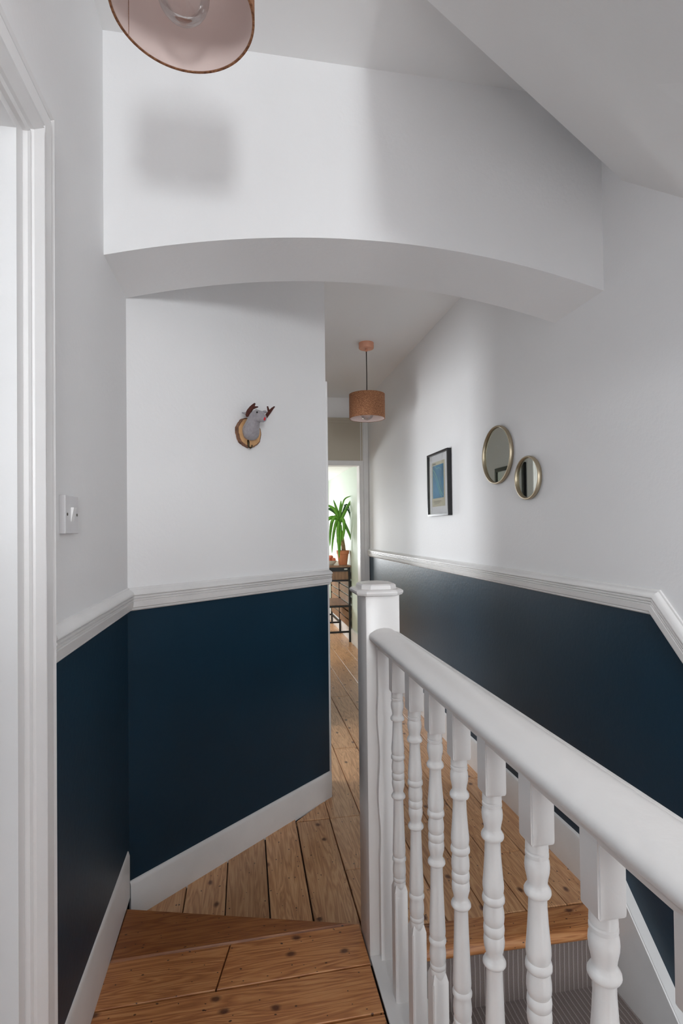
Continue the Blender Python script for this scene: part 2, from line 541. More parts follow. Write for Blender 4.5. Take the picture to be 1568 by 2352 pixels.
# boxed underside of the upper stairs
A = Vector((XR, 1.5133, 2.3912)); B = Vector((.37, 1.224, 2.625)); C = Vector((XR, 1.2787, 2.1899))
D = Vector((.742, .845, 2.085)); G = Vector((.37, .56, 2.055)); H = Vector((.74, .40, 1.74)); I = Vector((XR, .75, 1.70))
bm = bmesh.new()
vd = {k: bm.verts.new(p) for k, p in dict(A=A, B=B, C=C, D=D, G=G, H=H, I=I).items()}
tp = {k: bm.verts.new((p.x, p.y, CZ)) for k, p in dict(A=A, B=B, G=G, H=H, I=I).items()}
for f in (('A', 'B', 'G', 'D'), ('A', 'D', 'C'), ('G', 'H', 'D'), ('D', 'H', 'I', 'C')):
    bm.faces.new([vd[k] for k in f])
for a, b in (('A', 'B'), ('B', 'G'), ('G', 'H'), ('H', 'I')):
    bm.faces.new((vd[a], vd[b], tp[b], tp[a]))
bm.faces.new((vd['A'], vd['C'], vd['I'], tp['I'], tp['A']))
bm.faces.new([tp[k] for k in ('A', 'B', 'G', 'H', 'I')])
fix(bm)
struct(ob('ceiling_stair_soffit', bm, M['ceil']))


# ------------------------------------------------------------------ floors
def board(name, poly, z, thick, along, m, parent, gap=.0012, tone=None, lift=0, bev=.0016):
    """poly: plan outline; along: 'x' or 'y' grain; uv in metres"""
    cx = sum(p[0] for p in poly)/len(poly); cy = sum(p[1] for p in poly)/len(poly)
    pts = []
    for x, y in poly:
        pts.append((x-math.copysign(gap, x-cx), y-math.copysign(gap, y-cy), z-thick+lift))
    bm = bmesh.new()
    fs = prism(bm, pts, (0, 0, thick))
    fix(bm)
    top = [e for e in bm.edges if all(v.co.z > z-thick/2 for v in e.verts)]
    bmesh.ops.bevel(bm, geom=top, offset=bev, segments=1, affect='EDGES')
    uvl = bm.loops.layers.uv.new('UVMap')
    ou, ov = random.uniform(0, 40), random.uniform(0, 40)
    for f in bm.faces:
        for l in f.loops:
            c = l.vert.co
            a, b = (c.x, c.y) if along == 'x' else (c.y, c.x)
            l[uvl].uv = (a+ou, b+ov+c.z*.3)
    o = ob(name, bm, m, parent)
    at = o.data.attributes.new('tone', 'FLOAT', 'POINT')
    t = tone if tone else random.uniform(.86, 1.10)
    at.data.foreach_set('value', [t]*len(o.data.vertices))
    return o


bm = bmesh.new()
box(bm, RX, XR, 1.70, 8.1, HF-.12, HF-.024); box(bm, -.7, .39, 2.66, 4.6, HF-.0239, HF)
box(bm, XL, .44, 1.45, 1.70, HF-.12, HF-.024)
box(bm, .44, XR, 1.60, 1.70, HF-.12, HF-.045)
prism(bm, [(XL, BK, NF-.14), (.345, BK, NF-.14), (.345, 1.60, NF-.14), (XL, 1.815, NF-.14)], (0, 0, .115))
box(bm, -2.1, XL, -1.2, 1.9, NF-.14, NF-.026)
box(bm, .2, XR, BK, 1.4, BZ-.9, BZ-.8)
fix(bm)
FL = struct(ob('floor', bm, M['dark']))
yw = lambda x: YB+(x-XL)*(W1.y-W0.y)/(W1.x-W0.x)-.006
xs = [XL, -.2187, -.0765, .0718, .2133, .3633, .5035, .644, .787, .924, 1.075, XR]
tones = [.92, 1.0, .84, 1.10, .98, 1.08, 1.12, 1.0, .96, 1.04, .94]
for i, (a, b) in enumerate(zip(xs, xs[1:])):
    if b <= .40:
        y0 = 1.50
        if b < .3:
            board('floorboard', [(a, y0), (b, y0), (b, yw(b)), (a, yw(a))], HF, .022, 'y', M['floorA'], FL, tone=tones[i], gap=.0018 if i != 3 else .003)
        else:
            board('floorboard', [(a, y0), (b, y0), (b, 2.385), (a, 2.385 if yw(a) > 2.385 else yw(a))], HF, .022, 'y', M['floorA'], FL, tone=tones[i], gap=.0028)
            board('floorboard', [(a, 2.39), (b, 2.39), (b, yw(b))], HF, .022, 'y', M['floorA'], FL, tone=1.05)
    else:
        y0 = 1.685 if a >= .44 else 1.50
        cuts = {5: [2.015, 2.385, 4.4], 6: [3.13, 5.4], 7: [2.27, 4.1], 8: [3.4, 5.9], 9: [2.0, 4.7], 10: [2.62, 5.1]}[i]
        if i == 5:
            segs = [(1.63, 2.015), (2.015, 2.385), (2.385, 4.4), (4.4, 8.08)]
            a2 = a
        else:
            c = [y0]+cuts+[8.08]; segs = list(zip(c, c[1:])); a2 = a
        for j, (p, q) in enumerate(segs):
            aa = .398 if (i == 5 and j >= 3) else a2
            if i == 5 and j == 2:
                board('floorboard', [(a2, p), (b, p), (b, q), (.398, q), (.398, 2.59), (a2, 2.545)], HF, .022, 'y', M['floorA'], FL, tone=1.08)
            elif i == 5 and j == 1:
                board('floorboard', [(a2, p), (b, p), (b, q), (a2, q)], HF, .022, 'y', M['floorA'], FL, tone=1.1)
            else:
                board('floorboard', [(aa, p), (b, p), (b, q), (aa, q)], HF, .022, 'y', M['floorA'], FL, tone=tones[i]*random.uniform(.95, 1.05)*(1.04 if q > 2.4 else 1), gap=.0018)
x = .398
k = 0
while x > RX:
    board('floorboard', [(x-.14, YE+.02), (x, YE+.02), (x, 8.08), (x-.14, 8.08)], HF, .022, 'y', M['floorA'], FL)
    x -= .14
# nosing board at the head of the stairs
bm = bmesh.new()
prof = [(1.684, HF), (1.60, HF), (1.585, HF-.003), (1.576, HF-.012), (1.573, HF-.022), (1.577, HF-.034), (1.588, HF-.042), (1.684, HF-.042)]
prism(bm, [(.440, y, z) for y, z in prof], (XR-.440, 0, 0)); fix(bm)
for v in bm.verts:                      # slight skew of the front edge
    v.co.y += .012-(v.co.x-.44)*.030
uvl = bm.loops.layers.uv.new('UVMap')
for f in bm.faces:
    for l in f.loops:
        l[uvl].uv = (l.vert.co.x+3, l.vert.co.y+l.vert.co.z+7)
o = ob('nosing_board', bm, M['floorB'], FL, smooth=True)
o.data.attributes.new('tone', 'FLOAT', 'POINT').data.foreach_set('value', [.86]*len(o.data.vertices))
# raised landing: wedge board, then boards across
e0, e1 = (XL+.004, 1.838), (.337, 1.627)
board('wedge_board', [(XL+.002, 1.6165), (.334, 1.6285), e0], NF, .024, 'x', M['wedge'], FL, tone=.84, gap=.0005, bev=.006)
lines = [(1.6145, 1.6274), (1.4600, 1.4702), (1.3100, 1.3175)]
y = 1.3100
while y > BK+.2:
    y -= .15
    lines.append((y, y+.004))
for j, ((a0, a1), (b0, b1)) in enumerate(zip(lines, lines[1:])):
    g = .0034 if j else .0016
    if j == 0:
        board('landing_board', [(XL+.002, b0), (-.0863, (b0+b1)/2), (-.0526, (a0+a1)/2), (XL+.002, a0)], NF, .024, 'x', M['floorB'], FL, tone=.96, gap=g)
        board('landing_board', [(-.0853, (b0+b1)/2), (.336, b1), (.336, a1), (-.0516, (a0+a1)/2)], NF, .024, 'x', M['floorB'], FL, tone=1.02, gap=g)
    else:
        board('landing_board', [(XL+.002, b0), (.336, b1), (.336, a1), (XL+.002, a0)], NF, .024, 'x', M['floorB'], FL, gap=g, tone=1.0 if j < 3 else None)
# riser of the raised landing, seen from the hall
bm = bmesh.new()
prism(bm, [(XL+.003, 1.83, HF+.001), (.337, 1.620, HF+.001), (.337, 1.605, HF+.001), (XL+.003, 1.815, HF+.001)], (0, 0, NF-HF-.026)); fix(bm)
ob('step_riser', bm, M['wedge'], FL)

# ------------------------------------------------------------------ stairs down (carpeted)
ST = empty('staircase', (.82, 1.6, -.21), 'flight of stairs carpeted in grey-brown stripes going down beyond the balusters', 'stairs')
rise, going = .198, .215
def mv(o):
    o.matrix_parent_inverse = o.parent.matrix_world.inverted()
    return o
bpy.context.view_layer.update()
SX0, SX1 = .452, XR-.037
y, z = 1.598, HF-.012
for k in range(11):
    bm = bmesh.new()
    box(bm, SX0, SX1, y, y+.02, z-rise, z-.03 if k == 0 else z-.02); fix(bm)
    bmesh.ops.subdivide_edges(bm, edges=bm.edges, cuts=1)
    mv(ob('riser', bm, M['carpet'], ST))
    z -= rise
    bm = bmesh.new()
    prism(bm, [(SX0, yy, zz) for yy, zz in ((y+.02, z), (y-going, z), (y-going-.018, z-.006), (y-going-.022, z-.016), (y-going-.014, z-.026), (y+.02, z-.026))], (SX1-SX0, 0, 0)); fix(bm)
    mv(ob('tread', bm, M['carpet'], ST, smooth=True))
    y -= going
# wall string of the stairs (thick sloped board on the right wall)
slope = .93
def sy(yv): return .150-(1.580-yv)*slope
bm = bmesh.new()
prism(bm, [(XR-.036, yy, zz) for yy, zz in ((1.66, .146), (1.575, .146), (-.9, sy(-.9)), (-.9, sy(-.9)-.42), (1.60, sy(1.60)-.40), (1.60, -.055), (1.66, -.055))], (.036, 0, 0)); fix(bm)
es = [e for e in bm.edges if all(v.co.x < XR-.03 for v in e.verts)]
bmesh.ops.bevel(bm, geom=es, offset=.004, segments=2, affect='EDGES')
struct(ob('trim_4', bm, M['gloss2'], smooth=True))

# ------------------------------------------------------------------ dado rails
DP = [(0, 0), (.010, 0), (.014, .004), (.010, .009), (.019, .012), (.021, .030), (.017, .032), (.021, .035), (.021, .038), (.017, .040),
      (.022, .043), (.022, .047), (.018, .049), (.024, .053), (.024, .056), (.020, .063), (.012, .069), (.007, .072), (.005, .076), (0, .077)]
zd = 1.014
Z = Vector((0, 0, 1))
n1 = Vector((1, 0, 0)); mit = (n1+WO); mit = mit/(mit.dot(n1))
bm = bmesh.new()
sweep(bm, [((XL, 1.150, zd), n1, Z), ((XL, YB, zd), mit, Z)], DP)
struct(ob('trim_1', bm, M['gloss2'], smooth=30))
m2 = WO+Vector((1, 0, 0)); m2 = m2/m2.dot(WO)
bm = bmesh.new()
sweep(bm, [((XL, YB, zd), mit, Z), (W1+Z*zd, m2, Z), ((.395, 2.655, zd), Vector((1, 0, 0)), Z)], DP)
struct(ob('trim_2', bm, M['gloss2'], smooth=30))
bm = bmesh.new()
no = Vector((-1, 0, 0))
ang = math.atan(1.0)
dn = Vector((0, -math.cos(ang), -math.sin(ang)))
upd = Vector((0, -math.sin(ang), math.cos(ang)))
um = (Z+upd); um = um/um.dot(Z)
k0 = Vector((XR, 1.420, zd))
sweep(bm, [((XR, YE-.001, zd), no, Z), (k0, no, um), (k0+dn*5.4, no, upd)], DP)
struct(ob('trim_3', bm, M['gloss2'], smooth=30))

# ------------------------------------------------------------------ skirtings
SP = [(0, 0), (.010, 0), (.010, .118), (.008, .126), (.004, .131), (0, .132)]
bm = bmesh.new()
sweep(bm, [(W0+WT*.0+Z*(HF-.008), WO, Z), (W1+Z*(HF-.008)-WT*.001, m2, Z), ((.395, 2.655, HF-.008), Vector((1, 0, 0)), Z)], SP)
struct(ob('baseboard_diagonal', bm, M['gloss2'], smooth=30))
SL = [(0, 0), (.006, 0), (.006, .138), (.004, .146), (.002, .152), (0, .154)]
bm = bmesh.new()
sweep(bm, [((XL, 1.15, NF), n1, Z), ((XL, YB-.02, NF), n1, Z)], SL)
struct(ob('baseboard_left', bm, M['gloss2'], smooth=30))
SR = [(0, 0), (.014, 0), (.014, .142), (.010, .152), (0, .156)]
bm = bmesh.new()
sweep(bm, [((XR, YE-.001, HF), no, Z), ((XR, 1.66, HF), no, Z)], SR)
struct(ob('baseboard_right', bm, M['gloss2'], smooth=30))
bm = bmesh.new()
sweep(bm, [((XR-.003, 8.08, HF), no, Z), ((XR-.003, YE+.13, HF), no, Z)], SR)
struct(ob('baseboard_far', bm, M['gloss2'], smooth=30))
bm = bmesh.new(); box(bm, .398, .412, 3.52, YE, HF, .14)
struct(ob('baseboard_hall', bm, M['gloss2']))

# ------------------------------------------------------------------ doorway in the near left wall
dr = struct(empty('door_1', (XL, .6, NF)))
bpy.context.view_layer.update()
# architrave section: (across from opening edge outwards, proud of wall)
AP = [(0, 0), (0, .012), (.006, .015), (.012, .012), (.014, .018), (.030, .030), (.036, .022), (.040, .020), (.046, .026), (.072, .028), (.078, .018),
      (.082, .016), (.085, .024), (.092, .027), (.098, .020), (.100, .010), (.100, 0)]
def arch_sweep(y_in, z_in, z_bot, sgn, y_end):
    """vertical leg up then head along; sgn +1: casing grows towards +y"""
    bm = bmesh.new()
    st = [((XL, y_in, z_bot), Vector((0, sgn, 0)), n1), ((XL, y_in, z_in), Vector((0, sgn, 1)), n1), ((XL, y_end, z_in), Vector((0, 0, 1)), n1)]
    sweep(bm, st, AP)
    return bm
mv(ob('architrave', arch_sweep(OY1+.006, OZ-.006, NF, 1, (OY0+OY1)/2), M['gloss'], dr, smooth=30))
mv(ob('architrave', arch_sweep(OY0-.006, OZ-.006, NF, -1, (OY0+OY1)/2), M['gloss'], dr, smooth=30))
bm = bmesh.new(); box(bm, XL-.13, XL+.004, OY1-.022, OY1+.004, NF, OZ); mv(ob('jamb', bm, M['gloss'], dr))
bm = bmesh.new(); box(bm, XL-.13, XL+.004, OY0-.004, OY0+.022, NF, OZ); mv(ob('jamb', bm, M['gloss'], dr))
bm = bmesh.new(); box(bm, XL-.13, XL+.004, OY0+.022, OY1-.022, OZ-.022, OZ+.004); mv(ob('door_head', bm, M['gloss'], dr))
bm = bmesh.new(); box(bm, XL-.075, XL-.045, OY1-.036, OY1-.022, NF, OZ-.022); box(bm, XL-.075, XL-.045, OY0+.022, OY0+.036, NF, OZ-.022); mv(ob('door_stop', bm, M['gloss'], dr))

# ------------------------------------------------------------------ hall side door and end doorway
d2 = struct(empty('door_2', (.395, 3.08, HF)))
bpy.context.view_layer.update()
bm = bmesh.new()
for a, b in ((DO0-.08, DO0), (DO1, DO1+.08)):
    box(bm, .395, .417, a, b, HF, DOZ+.08, bev=.004)
box(bm, .395, .4165, DO0, DO1, DOZ, DOZ+.08)
mv(ob('architrave', bm, M['gloss'], d2))
bm = bmesh.new(); box(bm, .295-.66, .295, DO1-.001, DO1+.034, HF+.005, DOZ-.002); mv(ob('door_leaf', bm, M['gloss'], d2))
for z0, z1 in ((.2, .85), (1.0, 1.8)):
    for a in (-.30, -.02):
        bm = bmesh.new(); box(bm, a, a+.21, DO1-.006, DO1-.0015, z0, z1, bev=.003); mv(ob('door_panel', bm, M['gloss'], d2))
d3 = struct(empty('door_3', ((EX0+EX1)/2, YE, HF)))
bpy.context.view_layer.update()
bm = bmesh.new()
box(bm, EX1, EX1+.028, YE-.010, YE, HF, 2.375); box(bm, EX1+.028, XR-.001, YE-.020, YE, HF, 2.375, bev=.003)
mv(ob('architrave', bm, M['gloss2'], d3))
bm = bmesh.new()
box(bm, .415, EX0, YE-.02, YE, HF, 2.375, bev=.003); mv(ob('architrave', bm, M['gloss2'], d3))
bm = bmesh.new(); box(bm, EX0, EX1+.004, YE-.014, YE, EZ-.002, 1.956, bev=.002); mv(ob('door_head', bm, M['gloss2'], d3))
bm = bmesh.new(); box(bm, EX1-.012, EX1, YE+.001, YE+.12, HF, EZ); box(bm, EX0, EX0+.012, YE+.001, YE+.12, HF, EZ); mv(ob('jamb', bm, M['gloss'], d3))
bm = bmesh.new(); box(bm, EX0, EX1+.020, YE-.006, YE, 1.956, 2.350); mv(ob('transom_panel', bm, M['beige'], d3))
bm = bmesh.new(); box(bm, EX0, EX1+.0, YE-.012, YE-.006, 2.325, 2.350); box(bm, EX1+.006, EX1+.020, YE-.012, YE-.006, 1.956, 2.35); mv(ob('transom_bead', bm, M['beige'], d3))
bm = bmesh.new(); box(bm, EX0, EX1+.028, YE-.016, YE, 2.350, 2.375, bev=.002); mv(ob('transom_rail', bm, M['beige'], d3))

# frames and panes of unseen windows; all but the end room's are added
def window(n, c, ax, w, h, out):
    """c centre; ax 'x' or 'y' the wall direction"""
    o = struct(empty('window_%d' % n, c))
    bpy.context.view_layer.update()
    def b2(bm, s0, s1, z0, z1, t):
        if ax == 'x': box(bm, c[0]+s0, c[0]+s1, c[1]-t, c[1]+t, c[2]+z0, c[2]+z1)
        else: box(bm, c[0]-t, c[0]+t, c[1]+s0, c[1]+s1, c[2]+z0, c[2]+z1)
    bm = bmesh.new()
    f = .035
    b2(bm, -w/2, -w/2+f, -h/2, h/2, .02); b2(bm, w/2-f, w/2, -h/2, h/2, .02); b2(bm, -w/2+f, w/2-f, -h/2, -h/2+f, .02); b2(bm, -w/2+f, w/2-f, h/2-f, h/2, .02)
    mv(ob('window_frame', bm, M['gloss'], o))
    bm = bmesh.new(); b2(bm, -w/2+f, w/2-f, -h/2+f, h/2-f, .002); mv(ob('pane', bm, M['glass'], o))
window(1, (.28, BK-.06, 1.55), 'x', .50, .70, 1)
window(2, (.82, BK-.06, -.9), 'x', .60, 1.2, 1)
window(3, (-2.15, .2, 1.55), 'y', 1.5, 1.5, 1)
window(4, (.25, 8.15, 1.255), 'x', 1.1, .95, 1)
window(5, (RX-.05, 6.7, 1.3), 'y', 1.6, 1.2, 1)
window(7, (-.75, 2.98, 1.42), 'y', .5, .6, 1)
wr = struct(empty('window_6', (.10, -1.75, CZ+.08)))  # frame for the added rooflight
bpy.context.view_layer.update()
bm = bmesh.new(); box(bm, -.32, -.27, -2.42, -1.08, CZ+.04, CZ+.12); box(bm, .47, .52, -2.42, -1.08, CZ+.04, CZ+.12); box(bm, -.27, .47, -2.42, -2.37, CZ+.04, CZ+.12); box(bm, -.27, .47, -1.13, -1.08, CZ+.04, CZ+.12)
mv(ob('window_frame', bm, M['gloss'], wr))
bm = bmesh.new(); box(bm, -.27, .47, -2.37, -1.13, CZ+.09, CZ+.095); mv(ob('pane', bm, M['glass'], wr))
# unseen unit added behind the camera to cast shade on the diagonal wall
blocker_ob = empty('blocker', (-.15, -.62, NF), 'added white two-door cabinet against the left wall behind the camera', 'blocker')
bpy.context.view_layer.update()
bm = bmesh.new(); box(bm, XL+.001, .115, -.82, -.42, NF+.0, 1.30); box(bm, XL+.001, .13, -.83, -.41, 1.30, 1.32, bev=.002)
mv(ob('blocker_body', bm, M['gloss'], blocker_ob))
for a, b_ in ((-.815, -.622), (-.618, -.425)):
    bm = bmesh.new(); box(bm, .116, .132, a, b_, NF+.06, 1.28, bev=.002); dd = mv(ob('blocker_door', bm, M['gloss'], blocker_ob))
    bpy.context.view_layer.update()
    yk = b_-.02 if a < -.7 else a+.02
    bm = bmesh.new(); tube(bm, [(.1325, yk, .72), (.150, yk, .72)], .009, 12); fix(bm); kb = ob('knob', bm, M['brass'], dd); kb.matrix_parent_inverse = dd.matrix_world.inverted()

# ------------------------------------------------------------------ balustrade
BX = .386
BA = empty('balustrade', (BX, 1.55, NF), 'white painted landing balustrade with turned balusters, handrail and square newel post', 'balustrade')
bpy.context.view_layer.update()
# newel post
bm = bmesh.new()
box(bm, .3375, .4385, 1.494, 1.612, -.30, 1.092, bev=.004); fix(bm)
NP = mv(ob('newel_post', bm, M['rail'], BA, smooth=30))
# cap: two octagonal tiers
def octo(cx, cy, hx, hy, c):
    return [(cx-hx+c, cy-hy), (cx+hx-c, cy-hy), (cx+hx, cy-hy+c), (cx+hx, cy+hy-c), (cx+hx-c, cy+hy), (cx-hx+c, cy+hy), (cx-hx, cy+hy-c), (cx-hx, cy-hy+c)]
bm = bmesh.new()
cxx, cyy = .3815, 1.550
lay = [(.058, .066, .018, 1.088), (.066, .074, .022, 1.091), (.069, .077, .024, 1.097), (.069, .077, .024, 1.102), (.064, .072, .024, 1.106), (.052, .060, .022, 1.107), (.051, .059, .022, 1.117), (.047, .055, .022, 1.121), (.02, .026, .010, 1.125)]
rings = [[bm.verts.new((x, y, z)) for x, y in octo(cxx, cyy, hx, hy, c)] for hx, hy, c, z in lay]
for a, b in zip(rings, rings[1:]):
    for i in range(8):
        bm.faces.new((a[i], a[(i+1) % 8], b[(i+1) % 8], b[i]))
bm.faces.new(rings[0][::-1]); bm.faces.new(rings[-1]); fix(bm)
cap = ob('post_cap', bm, M['rail'], NP, smooth=25)
cap.matrix_parent_inverse = Matrix.Translation(-Vector(BA.location)) if False else NP.matrix_world.inverted()
# handrail
half = [(.022, .940), (.024, .950), (.031, .954), (.034, .961), (.041, .963), (.0455, .970), (.0455, .979), (.0425, .983), (.0345, .9845), (.0325, .9815), (.0300, .9820), (.0285, .9880), (.022, .9925), (.012, .9955)]
prof = [(x, z) for x, z in half]+[(0, .9965)]+[(-x, z) for x, z in [(.022, .940), (.024, .950), (.031, .954), (.034, .961), (.041, .963), (.0455, .969), (.0455, .976), (.0425, .9815), (.037, .985), (.030, .9895), (.022, .993), (.012, .9955)][::-1]]
bm = bmesh.new()
ys = [1.4945, 1.2, .8, .4, 0, -.5, -.9]
sweep(bm, [((.3915, yy, 0), Vector((1, 0, 0)), Z) for yy in ys], prof)
mv(ob('handrail', bm, M['rail'], BA, smooth=50))
# base string with capping
bm = bmesh.new(); box(bm, .338, .452, -.95, 1.4938, NF-.006, NF+.002, bev=.0015)
mv(ob('string_capping', bm, M['rail'], BA))
bm = bmesh.new(); box(bm, .345, .450, -.95, 1.50, -.30, NF-.0065)
mv(ob('string', bm, M['rail'], BA))
# back newel
bm = bmesh.new(); box(bm, .3375, .4385, -1.0, -.9, -.30, 1.11, bev=.004)
mv(ob('newel_post', bm, M['rail'], BA))
# half baluster fixed to the newel
bm = bmesh.new()
pts = []
for i in range(41):
    z = .945-(.945-NF-.002)*i/40
    w = .0
    if .36 < z < .80:
        w = .0028*math.sin((z-.36)*28)
    pts.append((.366+w, 1.492, z))
prism(bm, pts+[(.405, 1.492, NF+.002), (.405, 1.492, .945)], (0, -.020, 0)); fix(bm)
mv(ob('half_baluster', bm, M['rail'], BA, smooth=30))
# turned baluster: square blocks with lamb's tongues and a lathe-turned middle
TP = [(.0150, .862), (.0150, .852), (.0154, .8445), (.0138, .8433), (.0138, .8420), (.0156, .8405), (.0156, .8362), (.0140, .8352), (.0140, .834), (.0160, .8300), (.0166, .8223), (.0160, .8150),
      (.0140, .8060), (.0132, .8005), (.0136, .7965), (.0160, .7935), (.0178, .7900), (.0180, .7865), (.0168, .7840), (.0128, .7822), (.0122, .7800), (.0126, .765), (.0138, .745),
      (.0154, .7250), (.0166, .7127), (.0167, .7060), (.0158, .6990), (.0150, .6958), (.0168, .6940), (.0178, .6895), (.0176, .6850), (.0158, .6828), (.0146, .6815), (.0150, .6770), (.0164, .6680), (.0167, .6600), (.0160, .6530),
      (.0142, .6490), (.0160, .6468), (.0166, .6405), (.0160, .6340), (.0144, .6322), (.0160, .6290), (.0166, .6220), (.0160, .6140), (.0136, .6050), (.0128, .6000), (.0138, .5962), (.0166, .5925), (.0182, .5890), (.0182, .5860), (.0168, .5838), (.0130, .5822), (.0126, .5800),
      (.0130, .560), (.0138, .530), (.0150, .495), (.0162, .462), (.0168, .4470), (.0164, .4400), (.0150, .4345), (.0168, .4325), (.0180, .4285), (.0176, .4245), (.0156, .4232),
      (.0152, .4200), (.0164, .4090), (.0171, .4000), (.0166, .3900), (.0150, .3820), (.0162, .3805), (.0166, .3760), (.0160, .3722), (.0150, .3712), (.0158, .3690), (.0162, .3612), (.0155, .3604), (.0155, .340)]
bm = bmesh.new()
lathe(bm, TP, 28)
def block(z0, z1, tz, s):
    h = .0172
    q = lambda k: [(-k, -k), (k, -k), (k, k), (-k, k)]
    lv = [(h, z0), (h, z1), (.0125, tz)] if s > 0 else [(.0150, tz), (h, z0+.0), (h, z1)]
    rr = [[bm.verts.new((x, y, z)) for x, y in q(k)] for k, z in lv]
    for a, b in zip(rr, rr[1:]):
        for i in range(4):
            bm.faces.new((a[i], a[(i+1) % 4], b[(i+1) % 4], b[i]))
    bm.faces.new(rr[0][::-1]); bm.faces.new(rr[-1])
block(NF+.002, .3480, .366, 1)
block(.8600, .946, .8560, -1)
fix(bm)
es = [e for e in bm.edges if len(e.verts) == 2 and abs(e.verts[0].co.x-e.verts[1].co.x) < 1e-6 and abs(e.verts[0].co.y-e.verts[1].co.y) < 1e-6 and abs(abs(e.verts[0].co.x)-.0172) < 1e-5]
bmesh.ops.bevel(bm, geom=es, offset=.002, segments=2, affect='EDGES')
b0 = mv(ob('baluster', bm, M['rail'], BA, smooth=38))
yb = [1.350, 1.207, 1.070, .942, .808, .674, .537, .402, .266]
base = b0.matrix_parent_inverse.copy()
for i, yy in enumerate(yb):
    o = b0 if i == 0 else b0.copy()
    if i:
        COL.objects.link(o)
    o.location = (BX, yy, 0)
    o.rotation_euler = (0, 0, random.uniform(-.03, .03))

# ------------------------------------------------------------------ pendant lamps
SEAM = 2.62
def pendant(name, x, y, zc, zbot, h, r, label, ang=0):
    t = empty(name, (x, y, zc), label, 'lamp', 'cork pendant lamps', rz=ang)
    bm = bmesh.new()
    lathe(bm, [(.001, 0), (.052, 0), (.052, -.036), (.049, -.040), (.001, -.040)], 40, cap=False)
    ob('canopy', fix(bm), M['copper'], t, smooth=True)
    bm = bmesh.new()
    lathe(bm, [(.0075, -.0405), (.0075, -.058), (.004, -.060), (.001, -.060)], 16, cap=False)
    ob('cord_grip', fix(bm), M['copper'], t, smooth=True)
    ztop = zbot+h-zc
    bm = bmesh.new(); tube(bm, [(0, 0, -.0605), (.001, 0, (ztop-.06)/2), (0, 0, ztop-.030)], .0032, 10)
    ob('cable', fix(bm), M['cable'], t, smooth='all')
    bm = bmesh.new()
    zb = zbot-zc
    lathe(bm, [(r, ztop), (r, zb), (r-.0042, zb), (r-.0042, ztop)], 72, cap=False)
    bm2 = bm
    rings = list(bm.verts)
    n = 72
    for i in range(n):
        bm.faces.new((rings[3*n+i], rings[3*n+(i+1) % n], rings[(i+1) % n], rings[i]))
    # seam overlap
    prism(bm, [((r+.0012)*math.cos(a), (r+.0012)*math.sin(a), zb) for a in [4.15+.0125*k for k in range(6)]]+[((r-.001)*math.cos(a), (r-.001)*math.sin(a), zb) for a in [4.15+.0125*k for k in range(5, -1, -1)]], (0, 0, h))
    sh = ob('lamp_shade', fix(bm), M['cork'], t, smooth=40)
    bm = bmesh.new()
    lathe(bm, [(r-.0043, ztop-.001), (r-.0043, zb+.0015), (r-.0049, zb+.0015), (r-.0049, ztop-.001)], 72, cap=False)
    ob('shade_lining', fix(bm), M['shadein'], sh, smooth=40)
    bm = bmesh.new()
    rs = r-.0052
    prism(bm, [(rs*math.cos(a), rs*math.sin(a), zb+.002) for a in (SEAM-ang, SEAM-ang+.007)]+[((rs-.0006)*math.cos(a), (rs-.0006)*math.sin(a), zb+.002) for a in (SEAM-ang+.007, SEAM-ang)], (0, 0, h-.004)); fix(bm)
    ob('seam', bm, M['cork'], sh)
    # spider ring and lamp holder
    bm = bmesh.new()
    for k in range(3):
        a = 2*PI*k/3
        tube(bm, [(.02*math.cos(a), .02*math.sin(a), ztop-.012), ((r-.006)*math.cos(a), (r-.006)*math.sin(a), ztop-.004)], .0016, 6)
    lathe(bm, [(.001, ztop-.030), (.019, ztop-.030), (.021, ztop-.036), (.021, ztop-.012), (.021, ztop-.066), (.001, ztop-.066)], 20, cap=False)
    ob('lamp_holder', fix(bm), M['copper'], t, smooth=True)
    bm = bmesh.new()
    bz = zb+.037
    prof = [(.001, bz-.048)]+[(.046*math.sin(a), bz-.046*math.cos(a)) for a in [PI*k/14 for k in range(1, 12)]]+[(.017, bz+.058), (.014, ztop-.067)]
    lathe(bm, prof, 32, cap=False)
    ob('bulb', fix(bm), M['bulb'], t, smooth='all')
    bm = bmesh.new()
    tube(bm, [(.008*math.cos(a), .008*math.sin(a), bz+.02+.012*math.sin(3*a)) for a in [2*PI*k/24 for k in range(24)]], .0007, 5)
    ob('filament', fix(bm), M['copper'], t)
    return t
pendant('pendant_lamp', -.099, .970, CZ, 2.199, .172, .125, 'near cork drum pendant cut off by the top edge, clear bulb seen from below', .3)
pendant('pendant_lamp', .843, 3.61, HC, 2.047, .168, .124, 'far cork drum pendant hanging whole on a black cable in the hall', 0)

# ------------------------------------------------------------------ light switch
sw = empty('light_switch', (XL, 1.276, 1.320), 'white square light switch on the left wall beside the door casing', 'switch')
bpy.context.view_layer.update()
bm = bmesh.new(); box(bm, XL, XL+.013, 1.231, 1.322, 1.278, 1.3615, bev=.0012); mv(ob('faceplate', bm, M['pvc'], sw))
bm = bmesh.new()
prism(bm, [(XL+.0131, 1.267, 1.304), (XL+.0136, 1.267, 1.304), (XL+.0195, 1.267, 1.336), (XL+.0131, 1.267, 1.336)], (0, .019, 0)); fix(bm)
mv(ob('rocker', bm, M['gloss'], sw))
for yy in (1.243, 1.310):
    bm = bmesh.new(); tube(bm, [(XL+.0130, yy, 1.320), (XL+.0139, yy, 1.320)], .0032, 12); fix(bm); mv(ob('screw', bm, M['hook'], sw))

